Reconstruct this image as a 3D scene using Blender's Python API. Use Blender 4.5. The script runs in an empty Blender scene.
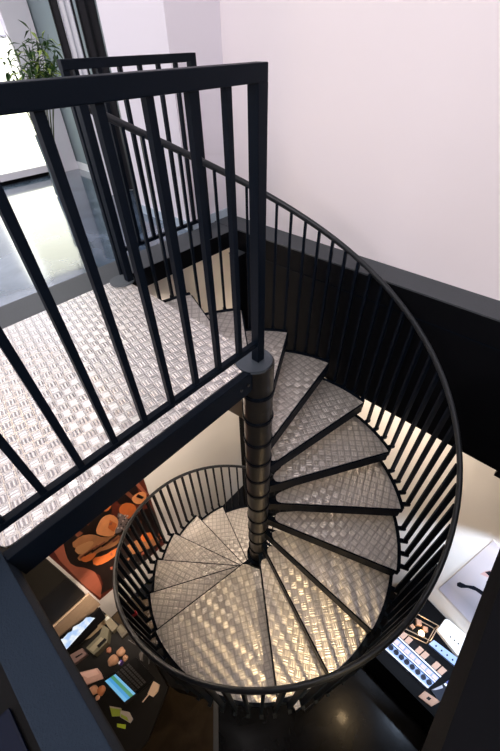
import bpy, bmesh, math, random
from mathutils import Vector, Matrix
random.seed(7)
S = bpy.context.scene
COL = S.collection
PI = math.pi
cos, sin, rad = math.cos, math.sin, math.radians

# ------------------------------------------------------------------ camera
FPX, PITCH, ROLL, YAW = 355.529, 0.76124, -0.02258, 0.751956
CAM = Vector((-0.90747, -0.7974, 1.05286))
_F = Vector((cos(YAW)*cos(PITCH), sin(YAW)*cos(PITCH), -sin(PITCH)))
_R0 = Vector((sin(YAW), -cos(YAW), 0.0))
_U0 = _R0.cross(_F)
_R = cos(ROLL)*_R0 + sin(ROLL)*_U0
_U = -sin(ROLL)*_R0 + cos(ROLL)*_U0
cam_data = bpy.data.cameras.new('camera')
cam_data.sensor_fit = 'VERTICAL'
cam_data.sensor_height = 24.0
cam_data.lens = 24.0*FPX/751.0
cam_data.clip_start = 0.02
cam = bpy.data.objects.new('camera', cam_data)
COL.objects.link(cam)
cam.matrix_world = Matrix(((_R.x, _U.x, -_F.x, CAM.x), (_R.y, _U.y, -_F.y, CAM.y), (_R.z, _U.z, -_F.z, CAM.z), (0, 0, 0, 1)))
S.camera = cam

# ------------------------------------------------------------------ world, exposure, area lights
S.view_settings.view_transform = 'Standard'
S.view_settings.look = 'None'
S.view_settings.gamma = 1.0
S.view_settings.exposure = 0.0
W = bpy.data.worlds.new('world')
S.world = W
W.use_nodes = True
W.node_tree.nodes['Background'].inputs[0].default_value = (0.80, 0.84, 1.0, 1)
W.node_tree.nodes['Background'].inputs[1].default_value = 0.5

def area(name, loc, target, size, power, color, size_y=None, spread=PI):
    l = bpy.data.lights.new(name, 'AREA')
    l.energy = power; l.color = color; l.size = size; l.spread = spread
    if size_y:
        l.shape = 'RECTANGLE'; l.size_y = size_y
    o = bpy.data.objects.new(name, l); COL.objects.link(o)
    o.location = loc
    o.rotation_euler = (Vector(target)-Vector(loc)).to_track_quat('-Z', 'Y').to_euler()
    return o

def spot(name, loc, target, power, color, ang, blend=0.5, r=0.03):
    l = bpy.data.lights.new(name, 'SPOT')
    l.energy = power; l.color = color; l.spot_size = rad(ang); l.spot_blend = blend; l.shadow_soft_size = r
    o = bpy.data.objects.new(name, l); COL.objects.link(o)
    o.location = loc
    o.rotation_euler = (Vector(target)-Vector(loc)).to_track_quat('-Z', 'Y').to_euler()
    return o

# upper room: daylight from the shop window at the far end and the ceiling light, plus added fills
area('window_daylight', (-0.9, 3.80, 1.1), (-0.9, 0, 0.6), 2.6, 16, (0.84, 0.91, 1.0), 1.9)
area('ceiling_light_upper', (-0.9, 0.9, 2.95), (-0.9, 0.9, 0), 2.0, 42, (1.0, 0.93, 0.92), 3.0)
area('side_fill', (-3.7, 0.4, 1.6), (1.2, 0.4, 0.7), 2.6, 42, (1.0, 0.92, 0.93), 2.0)  # added fill from the left; the wall there has no window
area('near_fill', (-2.4, -3.0, 2.6), (0.9, 1.2, 0.4), 1.8, 90, (1.0, 0.93, 0.93), 1.2)  # fill added on the camera side to brighten the pier end
# lower room: warm ceiling spots, cool display light, plus added fills
spot('track_spot_stair', (-0.80, -1.72, -0.28), (-0.36, -0.50, -2.28), 230, (1.0, 0.74, 0.42), 50, 0.95, 0.05)
spot('downlight_floor', (0.70, -1.86, -0.32), (0.70, -1.86, -5.0), 45, (1.0, 0.70, 0.38), 70, 0.6, 0.10)
spot('track_spot_desk', (-1.9, -0.9, -0.35), (-1.75, 1.3, -4.4), 130, (1.0, 0.74, 0.52), 44, 0.8, 0.04)
spot('track_spot_poster', (-0.9, -0.5, -0.40), (-0.7, 1.7, -1.3), 30, (1.0, 0.80, 0.62), 85, 0.9, 0.03)
area('back_wall_fill', (-0.4, 1.20, -0.20), (-0.4, 1.7, -1.45), 2.0, 46, (1.0, 0.84, 0.72), 0.10, 1.05)  # unseen strip light added under the landing to lift the back wall
spot('low_wall_fill', (-0.82, 0.95, -3.2), (-0.95, 1.7, -4.6), 75, (1.0, 0.80, 0.66), 90, 0.8, 0.04)  # added light under the stairs, brightens the wall below the poster
spot('cool_wall_fill', (0.75, -1.9, -1.3), (1.5, -1.62, -3.7), 420, (0.66, 0.78, 1.0), 46, 0.5, 0.04)  # added cool light in mid-air to whiten the picture and its wall
area('warm_downlight_far', (-0.9, 3.6, 2.6), (-0.9, 0.4, 0.0), 0.5, 14, (1.0, 0.72, 0.45))
area('right_wall_fill', (1.3, -0.1, -1.15), (1.9, 0.1, -2.4), 0.5, 42, (1.0, 0.83, 0.68), 1.6)  # fill added below the fascia to brighten the right lower wall
spot('display_spot', (1.12, -2.45, -2.5), (1.42, -1.65, -4.0), 85, (0.60, 0.75, 1.0), 95, 0.8, 0.04)

# ------------------------------------------------------------------ pixel ray -> point on a real plane
def ray(u, v):
    return _F + _R*((u-250.0)/FPX) - _U*((v-375.5)/FPX)
def at(u, v, ax, val):
    d = ray(u, v)
    return CAM + d*((val-CAM[ax])/d[ax])
def atp(u, v, p0, n):
    d = ray(u, v); p0 = Vector(p0); n = Vector(n)
    return CAM + d*((p0-CAM).dot(n)/d.dot(n))

# ------------------------------------------------------------------ materials
def mat(name, col, rough=0.5, metal=0.0, emit=None, estr=0.0, bump=0.0, bscale=40.0, var=0.0, coat=0.0, spec=0.5):
    m = bpy.data.materials.new(name); m.use_nodes = True
    nt = m.node_tree; b = nt.nodes['Principled BSDF']
    b.inputs['Base Color'].default_value = (*col, 1)
    b.inputs['Roughness'].default_value = rough
    b.inputs['Metallic'].default_value = metal
    b.inputs['Specular IOR Level'].default_value = spec
    b.inputs['Coat Weight'].default_value = coat
    if emit:
        b.inputs['Emission Color'].default_value = (*emit, 1)
        b.inputs['Emission Strength'].default_value = estr
    if bump or var:
        tc = nt.nodes.new('ShaderNodeTexCoord')
        no = nt.nodes.new('ShaderNodeTexNoise'); no.inputs['Scale'].default_value = bscale; no.inputs['Detail'].default_value = 4
        nt.links.new(tc.outputs['Object'], no.inputs['Vector'])
        if bump:
            bp = nt.nodes.new('ShaderNodeBump'); bp.inputs['Strength'].default_value = bump; bp.inputs['Distance'].default_value = 0.01
            nt.links.new(no.outputs['Fac'], bp.inputs['Height']); nt.links.new(bp.outputs['Normal'], b.inputs['Normal'])
        if var:
            mx = nt.nodes.new('ShaderNodeMix'); mx.data_type = 'RGBA'
            mx.inputs[6].default_value = (*[c*(1-var) for c in col], 1); mx.inputs[7].default_value = (*[min(1, c*(1+var)) for c in col], 1)
            nt.links.new(no.outputs['Fac'], mx.inputs[0]); nt.links.new(mx.outputs[2], b.inputs['Base Color'])
    return m

def checker_mat(name, col_lo, col_hi, rough, cell=0.040, rz=10, metal=0.9, bstr=0.9):
    """five-bar style aluminium tread plate: alternating raised dashes"""
    m = bpy.data.materials.new(name); m.use_nodes = True
    nt = m.node_tree; N = nt.nodes; L = nt.links; b = N['Principled BSDF']
    def M(op, a, c=None, d=None):
        n = N.new('ShaderNodeMath'); n.operation = op
        for i, x in enumerate((a, c, d)):
            if x is None: continue
            if isinstance(x, (int, float)): n.inputs[i].default_value = x
            else: L.new(x, n.inputs[i])
        return n.outputs[0]
    tc = N.new('ShaderNodeTexCoord')
    mp = N.new('ShaderNodeMapping'); mp.inputs['Scale'].default_value = (1/cell,)*3; mp.inputs['Rotation'].default_value = (0, 0, rad(rz))
    L.new(tc.outputs['Object'], mp.inputs[0])
    sp = N.new('ShaderNodeSeparateXYZ'); L.new(mp.outputs[0], sp.inputs[0])
    x, y = sp.outputs[0], sp.outputs[1]
    fx, fy = M('FLOOR', x), M('FLOOR', y)
    par = M('FLOORED_MODULO', M('ADD', fx, fy), 2.0)
    u = M('SUBTRACT', M('FRACT', x), 0.5); v = M('SUBTRACT', M('FRACT', y), 0.5)
    inv = M('SUBTRACT', 1.0, par)
    a = M('ADD', M('MULTIPLY', u, par), M('MULTIPLY', v, inv))      # along
    c = M('ADD', M('MULTIPLY', v, par), M('MULTIPLY', u, inv))      # across
    bars = M('MULTIPLY', M('SUBTRACT', 1.0, M('POWER', M('MULTIPLY', M('SUBTRACT', M('FRACT', M('MULTIPLY', c, 3.0)), 0.5), 2.0), 2.0)),
             M('MINIMUM', M('MAXIMUM', M('MULTIPLY', M('SUBTRACT', 0.43, M('ABSOLUTE', a)), 9.0), 0.0), 1.0))
    edge = M('MAXIMUM', M('ABSOLUTE', a), M('ABSOLUTE', c))
    body = M('MINIMUM', M('MAXIMUM', M('MULTIPLY', M('SUBTRACT', 0.48, edge), 10.0), 0.0), 1.0)
    hgt = M('MULTIPLY', bars, body)
    bp = N.new('ShaderNodeBump'); bp.inputs['Strength'].default_value = bstr; bp.inputs['Distance'].default_value = 0.003
    L.new(hgt, bp.inputs['Height']); L.new(bp.outputs[0], b.inputs['Normal'])
    no = N.new('ShaderNodeTexNoise'); no.inputs['Scale'].default_value = 5.0; no.inputs['Detail'].default_value = 5
    L.new(tc.outputs['Object'], no.inputs['Vector'])
    mask = M('MULTIPLY', M('ADD', M('MULTIPLY', M('MULTIPLY', body, M('ADD', M('MULTIPLY', bars, 0.5), 0.5)), 0.6), 0.40), M('ADD', M('MULTIPLY', no.outputs['Fac'], 0.5), 0.7))
    tn = N.new('ShaderNodeTangent'); tn.direction_type = 'RADIAL'; tn.axis = 'Z'
    L.new(tn.outputs[0], b.inputs['Tangent']); b.inputs['Anisotropic'].default_value = 0.92 if metal > 0.8 else 0.72
    L.new(M('MULTIPLY', par, 0.25), b.inputs['Anisotropic Rotation'])
    mx = N.new('ShaderNodeMix'); mx.data_type = 'RGBA'
    mx.inputs[6].default_value = (*col_lo, 1); mx.inputs[7].default_value = (*col_hi, 1)
    L.new(mask, mx.inputs[0]); L.new(mx.outputs[2], b.inputs['Base Color'])
    b.inputs['Metallic'].default_value = metal
    L.new(M('ADD', M('MULTIPLY', no.outputs['Fac'], 0.16), rough-0.08), b.inputs['Roughness'])
    return m

STEEL = mat('black_painted_steel', (0.0022, 0.0048, 0.010), 0.45, bump=0.03, bscale=150, spec=0.09)
STEEL_SATIN = mat('satin_dark_steel', (0.016, 0.019, 0.024), 0.33, metal=0.2, spec=0.4)
SLEEVE = mat('gunmetal_sleeve', (0.042, 0.040, 0.038), 0.32, metal=0.7)
CAPM = mat('blue_grey_cap_steel', (0.06, 0.075, 0.095), 0.45, metal=0.3)
BEAMTOP = mat('blue_grey_beam_paint', (0.012, 0.021, 0.036), 0.75, bump=0.25, bscale=180, var=0.15, spec=0.15)
KERBM = mat('grey_kerb_paint', (0.048, 0.056, 0.066), 0.6, bump=0.1, bscale=120, var=0.1)
FASCIA = mat('black_fascia_board', (0.0022, 0.0026, 0.004), 0.65, bump=0.05, bscale=20, spec=0.08)
CHECK_T = checker_mat('aluminium_stair_tread_plate', (0.32, 0.29, 0.26), (0.82, 0.77, 0.72), 0.42, 0.047, 20, 0.72, 0.6)
CHECK = checker_mat('aluminium_tread_plate', (0.34, 0.32, 0.31), (0.90, 0.86, 0.84), 0.36)
WHITE = mat('white_wall_paint', (0.88, 0.83, 0.865), 0.8, bump=0.03, bscale=8)
LAV = mat('white_pier_paint', (0.78, 0.76, 0.84), 0.8)
CREAM = mat('lower_wall_paint', (0.80, 0.76, 0.70), 0.85, bump=0.03, bscale=8)
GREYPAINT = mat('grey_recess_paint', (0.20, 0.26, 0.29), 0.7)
CEIL = mat('ceiling_paint', (0.75, 0.74, 0.74), 0.9)
DARKCEIL = mat('dark_ceiling_paint', (0.05, 0.045, 0.04), 0.9)
NAVY = mat('navy_lacquer', (0.0015, 0.004, 0.016), 0.4, spec=0.15)
BLACK = mat('black_plastic', (0.002, 0.002, 0.0026), 0.45, spec=0.12)
CLOTH = mat('black_curtain_cloth', (0.008, 0.008, 0.012), 0.85, bump=0.2, bscale=60)
SHEER = mat('white_curtain_cloth', (0.75, 0.76, 0.82), 0.9)
WOOD = mat('pale_beige_wood', (0.46, 0.33, 0.22), 0.5, bump=0.05, bscale=25, var=0.15)
DESKM = mat('dark_brown_desk', (0.003, 0.0025, 0.002), 0.5, var=0.2, bscale=10, spec=0.2)
OLIVE = mat('dark_olive_board', (0.020, 0.016, 0.008), 0.6, bump=0.05)
BROWNB = mat('dark_brown_board', (0.009, 0.007, 0.005), 0.6)
KHAKI = mat('khaki_plastic', (0.10, 0.095, 0.06), 0.5, var=0.25, bscale=30)
TAN = mat('crumpled_tan_paper', (0.45, 0.26, 0.16), 0.7, bump=0.3, bscale=60, var=0.2)
PEACH = mat('peach_ceramic', (0.75, 0.42, 0.26), 0.4, var=0.15)
PINK = mat('pale_pink_paper', (0.60, 0.38, 0.32), 0.7, var=0.2, bscale=40)
CREAMCARD = mat('cream_card', (0.78, 0.60, 0.46), 0.6)
GREEN = mat('lime_green_print', (0.30, 0.42, 0.03), 0.5)
PALE = mat('pale_grey_box', (0.45, 0.40, 0.36), 0.6)
WHITEPL = mat('white_plastic', (0.85, 0.87, 0.92), 0.35)
BLUEPL = mat('pale_blue_plastic', (0.30, 0.42, 0.70), 0.4)
BLUEDK = mat('deep_blue_plastic', (0.03, 0.05, 0.25), 0.3)
CARD = mat('tan_cardboard', (0.52, 0.34, 0.25), 0.8, bump=0.05)
RED = mat('red_tape', (0.6, 0.01, 0.02), 0.5)
LAMPGLOW = mat('warm_lamp_glow', (1, 0.8, 0.5), 0.5, emit=(1.0, 0.70, 0.36), estr=6.0)
LEAF = mat('bamboo_leaf', (0.022, 0.065, 0.010), 0.45, var=0.5, bscale=6)
LEAF2 = mat('pale_bamboo_leaf', (0.30, 0.42, 0.10), 0.45)
STEM = mat('dark_bamboo_stem', (0.05, 0.07, 0.02), 0.5)
GLASS = mat('pale_vase_glass', (0.10, 0.13, 0.14), 0.1)

def glossy_floor(name, c1, c2, rough, scale, coat=0.6):
    m = bpy.data.materials.new(name); m.use_nodes = True
    nt = m.node_tree; N = nt.nodes; L = nt.links; b = N['Principled BSDF']
    tc = N.new('ShaderNodeTexCoord'); no = N.new('ShaderNodeTexNoise')
    no.inputs['Scale'].default_value = scale; no.inputs['Detail'].default_value = 8; no.inputs['Distortion'].default_value = 1.2
    L.new(tc.outputs['Object'], no.inputs[0])
    cr = N.new('ShaderNodeValToRGB'); cr.color_ramp.elements[0].position = 0.35; cr.color_ramp.elements[1].position = 0.7
    cr.color_ramp.elements[0].color = (*c1, 1); cr.color_ramp.elements[1].color = (*c2, 1)
    L.new(no.outputs['Fac'], cr.inputs[0]); L.new(cr.outputs[0], b.inputs['Base Color'])
    no2 = N.new('ShaderNodeTexNoise'); no2.inputs['Scale'].default_value = scale*3; no2.inputs['Detail'].default_value = 6
    L.new(tc.outputs['Object'], no2.inputs[0])
    bp = N.new('ShaderNodeBump'); bp.inputs['Strength'].default_value = 0.12; bp.inputs['Distance'].default_value = 0.01
    L.new(no2.outputs['Fac'], bp.inputs['Height']); L.new(bp.outputs[0], b.inputs['Normal'])
    b.inputs['Roughness'].default_value = rough
    b.inputs['Coat Weight'].default_value = coat; b.inputs['Specular IOR Level'].default_value = 0.35 if coat > 0.3 else 0.16; b.inputs['Coat Roughness'].default_value = 0.07
    return m
UPFLOOR = glossy_floor('blue_grey_epoxy_floor', (0.035, 0.060, 0.095), (0.13, 0.18, 0.26), 0.16, 3.0, 1.0)
LOWFLOOR = glossy_floor('black_polished_concrete', (0.002, 0.0025, 0.004), (0.008, 0.009, 0.012), 0.22, 2.0, 0.05)
BROWNFLOOR = glossy_floor('dark_brown_polished_floor', (0.026, 0.017, 0.009), (0.060, 0.040, 0.021), 0.32, 3.0, 0.1)

def grad_mat(name, pts, axis='Z', lo=0.0, hi=1.0, rough=0.4, emit=0.0):
    """printed or backlit sheet whose own print runs through several colours"""
    m = bpy.data.materials.new(name); m.use_nodes = True
    nt = m.node_tree; N = nt.nodes; L = nt.links; b = N['Principled BSDF']
    tc = N.new('ShaderNodeTexCoord'); sp = N.new('ShaderNodeSeparateXYZ'); L.new(tc.outputs['Object'], sp.inputs[0])
    mr = N.new('ShaderNodeMapRange'); mr.inputs[1].default_value = lo; mr.inputs[2].default_value = hi
    L.new(sp.outputs['XYZ'.index(axis)], mr.inputs[0])
    cr = N.new('ShaderNodeValToRGB'); e = cr.color_ramp.elements
    while len(e) < len(pts): e.new(0.5)
    for i, (p, c) in enumerate(pts): e[i].position = p; e[i].color = (*c, 1)
    L.new(mr.outputs[0], cr.inputs[0]); L.new(cr.outputs[0], b.inputs['Base Color'])
    b.inputs['Roughness'].default_value = rough
    if emit:
        L.new(cr.outputs[0], b.inputs['Emission Color']); b.inputs['Emission Strength'].default_value = emit
    return m

# ------------------------------------------------------------------ mesh helpers
def link(name, bm, m, parent=None, smooth=False, loc=None, rotz=None):
    me = bpy.data.meshes.new(name)
    bmesh.ops.recalc_face_normals(bm, faces=bm.faces)
    bm.to_mesh(me); bm.free()
    if m: me.materials.append(m)
    if smooth:
        for p in me.polygons: p.use_smooth = True
        me.set_sharp_from_angle(angle=rad(35))
    o = bpy.data.objects.new(name, me); COL.objects.link(o)
    if parent: o.parent = parent
    if loc is not None: o.location = loc
    if rotz is not None: o.rotation_euler = (0, 0, rotz)
    return o
def tag(o, label=None, cat=None, group=None, kind=None):
    if label: o['label'] = label
    if cat: o['category'] = cat
    if group: o['group'] = group
    if kind: o['kind'] = kind
    return o
def empty(name, label, cat, loc=(0, 0, 0), rotz=0, group=None):
    o = bpy.data.objects.new(name, None); COL.objects.link(o)
    o.location = loc; o.rotation_euler = (0, 0, rotz); o.empty_display_size = 0.1
    return tag(o, label, cat, group)
def box(bm, x0, x1, y0, y1, z0, z1):
    v = [bm.verts.new((x, y, z)) for x in (x0, x1) for y in (y0, y1) for z in (z0, z1)]
    for f in ((0, 1, 3, 2), (4, 6, 7, 5), (0, 4, 5, 1), (2, 3, 7, 6), (0, 2, 6, 4), (1, 5, 7, 3)):
        bm.faces.new([v[i] for i in f])
def bev(bm, w=0.003, seg=2):
    bmesh.ops.bevel(bm, geom=list(bm.edges), offset=w, segments=seg, affect='EDGES', profile=0.6)
def prism(bm, pts, z0, z1):
    """polygon (x,y) extruded z0..z1"""
    a = [bm.verts.new((p[0], p[1], z0)) for p in pts]; b = [bm.verts.new((p[0], p[1], z1)) for p in pts]
    n = len(pts)
    bm.faces.new(a[::-1]); bm.faces.new(b)
    for i in range(n): bm.faces.new((a[i], a[(i+1) % n], b[(i+1) % n], b[i]))
def slab(bm, pts, off):
    """3D planar polygon extruded by vector off"""
    a = [bm.verts.new(p) for p in pts]; b = [bm.verts.new(Vector(p)+Vector(off)) for p in pts]
    n = len(pts); bm.faces.new(a[::-1]); bm.faces.new(b)
    for i in range(n): bm.faces.new((a[i], a[(i+1) % n], b[(i+1) % n], b[i]))
def cyl(bm, c, r, z0, z1, seg=32, r2=None):
    r2 = r if r2 is None else r2
    a = [bm.verts.new((c[0]+r*cos(2*PI*i/seg), c[1]+r*sin(2*PI*i/seg), z0)) for i in range(seg)]
    b = [bm.verts.new((c[0]+r2*cos(2*PI*i/seg), c[1]+r2*sin(2*PI*i/seg), z1)) for i in range(seg)]
    bm.faces.new(a[::-1]); bm.faces.new(b)
    for i in range(seg): bm.faces.new((a[i], a[(i+1) % seg], b[(i+1) % seg], b[i]))
def tube(bm, pts, r, seg=10, up=None):
    """tube through points; r number or list"""
    pts = [Vector(p) for p in pts]; n = len(pts); rings = []
    ref = Vector(up or (0, 0, 1))
    for i, p in enumerate(pts):
        t = (pts[min(i+1, n-1)]-pts[max(i-1, 0)]).normalized()
        s = t.cross(ref)
        if s.length < 1e-3: s = t.cross(Vector((1, 0, 0)))
        s.normalize(); q = s.cross(t)
        rr = r[i] if isinstance(r, (list, tuple)) else r
        rings.append([bm.verts.new(p+(s*cos(2*PI*k/seg)+q*sin(2*PI*k/seg))*rr) for k in range(seg)])
    for i in range(n-1):
        for k in range(seg):
            bm.faces.new((rings[i][k], rings[i][(k+1) % seg], rings[i+1][(k+1) % seg], rings[i+1][k]))
    bm.faces.new(rings[0][::-1]); bm.faces.new(rings[-1])
def NB(): return bmesh.new()
def boxo(name, dims, m, parent=None, bevel=0.0, **k):
    bm = NB(); box(bm, *dims)
    if bevel: bev(bm, bevel)
    return link(name, bm, m, parent, **k)
def struct(name, dims, m):
    return tag(boxo(name, dims, m), kind='structure')

# ------------------------------------------------------------------ setting: upper level
ZF = -0.045
XL, XR, YN, YB = -1.11, 1.085, -1.09, 1.19
bm = NB()
box(bm, -4.0, XL-0.105, -3.6, 3.95, -0.16, ZF)
box(bm, XL-0.105, 0.85, YB+0.24, 3.95, -0.16, ZF)
box(bm, 0.85, 1.24, 2.1, 3.95, -0.16, ZF)
box(bm, XL-0.105, 1.085, -3.6, YN-0.10, -0.16, ZF)
tag(link('floor', bm, UPFLOOR), kind='structure')
bm = NB()       # right wall (upper)
box(bm, 1.28, 1.40, -3.6, 1.43, -0.04, 3.0)
tag(link('wall_right', bm, WHITE), kind='structure')
bm = NB(); box(bm, 0.85, 1.40, 1.43, 2.1, -0.16, 3.0)
tag(link('wall_pier', bm, LAV), kind='structure')
struct('wall_right_recess', (1.24, 1.40, 2.1, 4.1, -0.16, 3.0), GREYPAINT)
# black fascia under the right wall
struct('trim_fascia', (XR, 1.28, -3.6, YB, -1.03, -0.04), FASCIA)
struct('trim_fascia_end', (XR+0.001, 1.30, -3.6, -1.13, -1.085, -1.03), FASCIA)
struct('trim_ledge', (XR-0.004, 1.282, -3.6, YB+0.24, -0.04, -0.03), KERBM)
struct('trim_fascia_seam', (XR-0.004, XR, -3.6, YB, -0.20, -0.194), STEEL)
bm = NB()
box(bm, 0.0, 1.28, YB, YB+0.24, -0.16, -0.035)
box(bm, -4.0, 0.0, 1.135, YB+0.24, -0.16, -0.035)
tag(link('trim_back_kerb', bm, KERBM), kind='structure')
struct('trim_back_face', (0.0, 1.084, YB-0.004, YB, -0.16, -0.037), FASCIA)
# beams round the camera side of the opening
bm = NB(); box(bm, XL-0.10, XL, -3.6, 1.13, -0.085, 0.0); bev(bm, 0.004)
tag(link('trim_left_beam', bm, BEAMTOP), kind='structure')
struct('trim_left_face', (XL-0.09, XL-0.001, -3.6, 1.13, -0.105, -0.085), FASCIA)
struct('trim_near_beam', (XL-0.10, XR, YN-0.10, YN+0.006, -0.17, -0.04), FASCIA)
# skirting
struct('baseboard_pier', (0.838, 0.85, 1.418, 2.1, ZF, 0.02), mat('pale_blue_skirting', (0.42, 0.52, 0.62), 0.5))
struct('baseboard_pier_end', (0.838, 1.27, 1.418, 1.43, -0.035, 0.03), bpy.data.materials['pale_blue_skirting'])
struct('baseboard_recess', (1.225, 1.24, 2.1, 3.95, ZF, 0.03), mat('white_skirting', (0.75, 0.8, 0.86), 0.5))
# far wall with the bright shop window
bm = NB(); box(bm, -4.0, 1.40, 4.02, 4.12, -0.16, 3.0)
tag(link('wall_far', bm, mat('far_wall_paint', (0.80, 0.80, 0.88), 0.8)), kind='structure')
WLOW = mat('bright_daylit_glass', (0.9, 0.95, 0.85), 0.2, emit=(1.0, 1.0, 0.80), estr=2.6)
WUP = mat('lavender_daylit_glass', (0.8, 0.8, 0.9), 0.2, emit=(0.80, 0.78, 0.92), estr=0.85)
struct('window_1', (0.22, 0.96, 3.975, 4.02, 0.06, 1.08), WLOW)
struct('window_2', (-0.60, 0.96, 3.985, 4.02, 1.10, 2.9), WUP)
struct('trim_window_transom', (-0.60, 0.96, 3.97, 4.02, 1.08, 1.10), mat('window_transom_paint', (0.7, 0.72, 0.8), 0.5))
bm = NB(); box(bm, 0.96, 1.225, 3.90, 4.02, ZF, 3.0)
tag(link('trim_window_jamb', bm, mat('white_jamb', (0.84, 0.83, 0.90), 0.5)), kind='structure')
struct('trim_window_sill', (-3.9, 0.96, 3.88, 4.02, -0.005, 0.06), bpy.data.materials['white_jamb'])
struct('trim_window_gap', (-3.9, 0.96, 3.90, 4.02, ZF, -0.005), BLACK)
# far out of view but in the room
struct('ceiling', (-4.0, 1.4, -3.6, 4.1, 3.0, 3.1), CEIL)
bm = NB(); box(bm, -4.1, -4.0, -3.6, 4.1, -5.13, 3.0)
tag(link('wall_left', bm, WHITE), kind='structure')
bm = NB(); box(bm, -4.1, 3.0, -3.7, -3.6, -5.13, 3.0)
tag(link('wall_near', bm, CREAM), kind='structure')

# ------------------------------------------------------------------ setting: lower level
ZL = -5.13
bm = NB(); box(bm, -4.0, 3.0, -3.6, 1.8, ZL-0.1, ZL)
tag(link('floor_lower', bm, LOWFLOOR), kind='structure')
bm = NB(); box(bm, -4.0, 3.0, 1.70, 1.80, ZL, -0.16)
tag(link('wall_back', bm, CREAM), kind='structure')
def wx(y): return 1.99+0.2126*y
bm = NB(); prism(bm, [(wx(1.7), 1.7), (wx(1.7)+.1, 1.7), (wx(-3.6)+.1, -3.6), (wx(-3.6), -3.6)], ZL, -0.16)
tag(link('wall_right_lower', bm, CREAM), kind='structure')
struct('ceiling_lower', (1.285, 3.0, -3.6, 1.8, -0.20, -0.16), CEIL)

# ------------------------------------------------------------------ spiral staircase
H, DT, T0, T12 = 0.19026, 19.9411, 88.3267, -192.157
RT = 0.990
NT = 26
def tang(k):
    return T0-DT*k if k < 12 else T12-DT*(k-12)
stair = empty('spiral_staircase', 'black steel spiral staircase with aluminium chequer plate treads winding down to the lower floor', 'staircase', (0, 0, ZL))
def rel(o):
    o.location = Vector(o.location) + Vector((0, 0, -ZL)); return o
# column: one sleeve per rise, each with a dark collar
bm = NB(); cyl(bm, (0, 0), 0.055, ZL, -0.02, 24)
rel(link('centre_pole', bm, STEEL, stair, True))
for k in range(1, 27):
    bm = NB(); cyl(bm, (0, 0), 0.075, -H*k+0.010, -H*(k-1)-(0.008 if k == 1 else 0.010), 40)
    s = rel(link('sleeve', bm, SLEEVE, stair, True))
    bm = NB(); cyl(bm, (0, 0), 0.081, -H*k-0.010, -H*k+0.010, 40)
    c = link('collar', bm, STEEL, s, True)
bm = NB(); cyl(bm, (-0.014, 0.015), 0.086, -0.012, 0.004, 48)
cp = rel(link('cap_plate', bm, CAPM, stair, True))

def tread_meshes(span, b_in=0.13):
    """local frame: front edge along +X (angle 0), tread runs to +span (uphill), top at z=0"""
    sp = rad(span)
    pts = []
    n = max(8, int(span/1.5))
    for i in range(n+1):
        a = sp*i/n; pts.append((RT*cos(a), RT*sin(a)))
    # round the inner end
    m = 8
    inner = []
    for i in range(m+1):
        a = sp*(1-i/m); rr = b_in+0.035*(abs(2*i/m-1))**4
        inner.append((rr*cos(a), rr*sin(a)))
    pts += inner
    bm1 = NB(); prism(bm1, pts, -0.006, 0.0)
    me1 = bpy.data.meshes.new('chequer_plate'); bmesh.ops.recalc_face_normals(bm1, faces=bm1.faces); bm1.to_mesh(me1); bm1.free(); me1.materials.append(CHECK_T)
    bm2 = NB()
    box(bm2, 0.05, RT, -0.010, 0.026, -0.098, -0.0065)          # nosing bar
    # rear bar
    e = (cos(sp), sin(sp)); nrm = (sin(sp), -cos(sp))
    q = [(0.06*e[0], 0.06*e[1]), (RT*e[0], RT*e[1]), (RT*e[0]+nrm[0]*.006, RT*e[1]+nrm[1]*.006), (0.06*e[0]+nrm[0]*.006, 0.06*e[1]+nrm[1]*.006)]
    prism(bm2, q, -0.045, -0.0065)
    me2 = bpy.data.meshes.new('tread_frame'); bmesh.ops.recalc_face_normals(bm2, faces=bm2.faces); bm2.to_mesh(me2); bm2.free(); me2.materials.append(STEEL)
    # curved outer band
    bm3 = NB()
    aa = [sp*i/n for i in range(n+1)]
    band = [(1.012*cos(a), 1.010*sin(a)) for a in aa]+[(RT*cos(a), RT*sin(a)) for a in aa[::-1]]
    prism(bm3, band, -0.065, 0.008)
    me3 = bpy.data.meshes.new('outer_band'); bmesh.ops.recalc_face_normals(bm3, faces=bm3.faces); bm3.to_mesh(me3); bm3.free(); me3.materials.append(STEEL)
    return me1, me2, me3
short = tread_meshes(DT+7)
wide = tread_meshes(tang(11)-tang(12)+7, 0.13)
for k in range(1, NT+1):
    ms = wide if k == 12 else short
    t = bpy.data.objects.new('tread', ms[1]); COL.objects.link(t); t.parent = stair
    t.location = (0, 0, -H*k-ZL); t.rotation_euler = (0, 0, rad(tang(k)))
    p = bpy.data.objects.new('chequer_plate', ms[0]); COL.objects.link(p); p.parent = t
    b = bpy.data.objects.new('outer_band', ms[2]); COL.objects.link(b); b.parent = t
    p['label'] = 'bright aluminium chequer plate'
# dark hub under the mid landing
bm = NB(); cyl(bm, (0, 0), 0.10, -H*12-0.05, -H*12-0.007, 32)
rel(link('landing_hub', bm, STEEL, stair, True))

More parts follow.
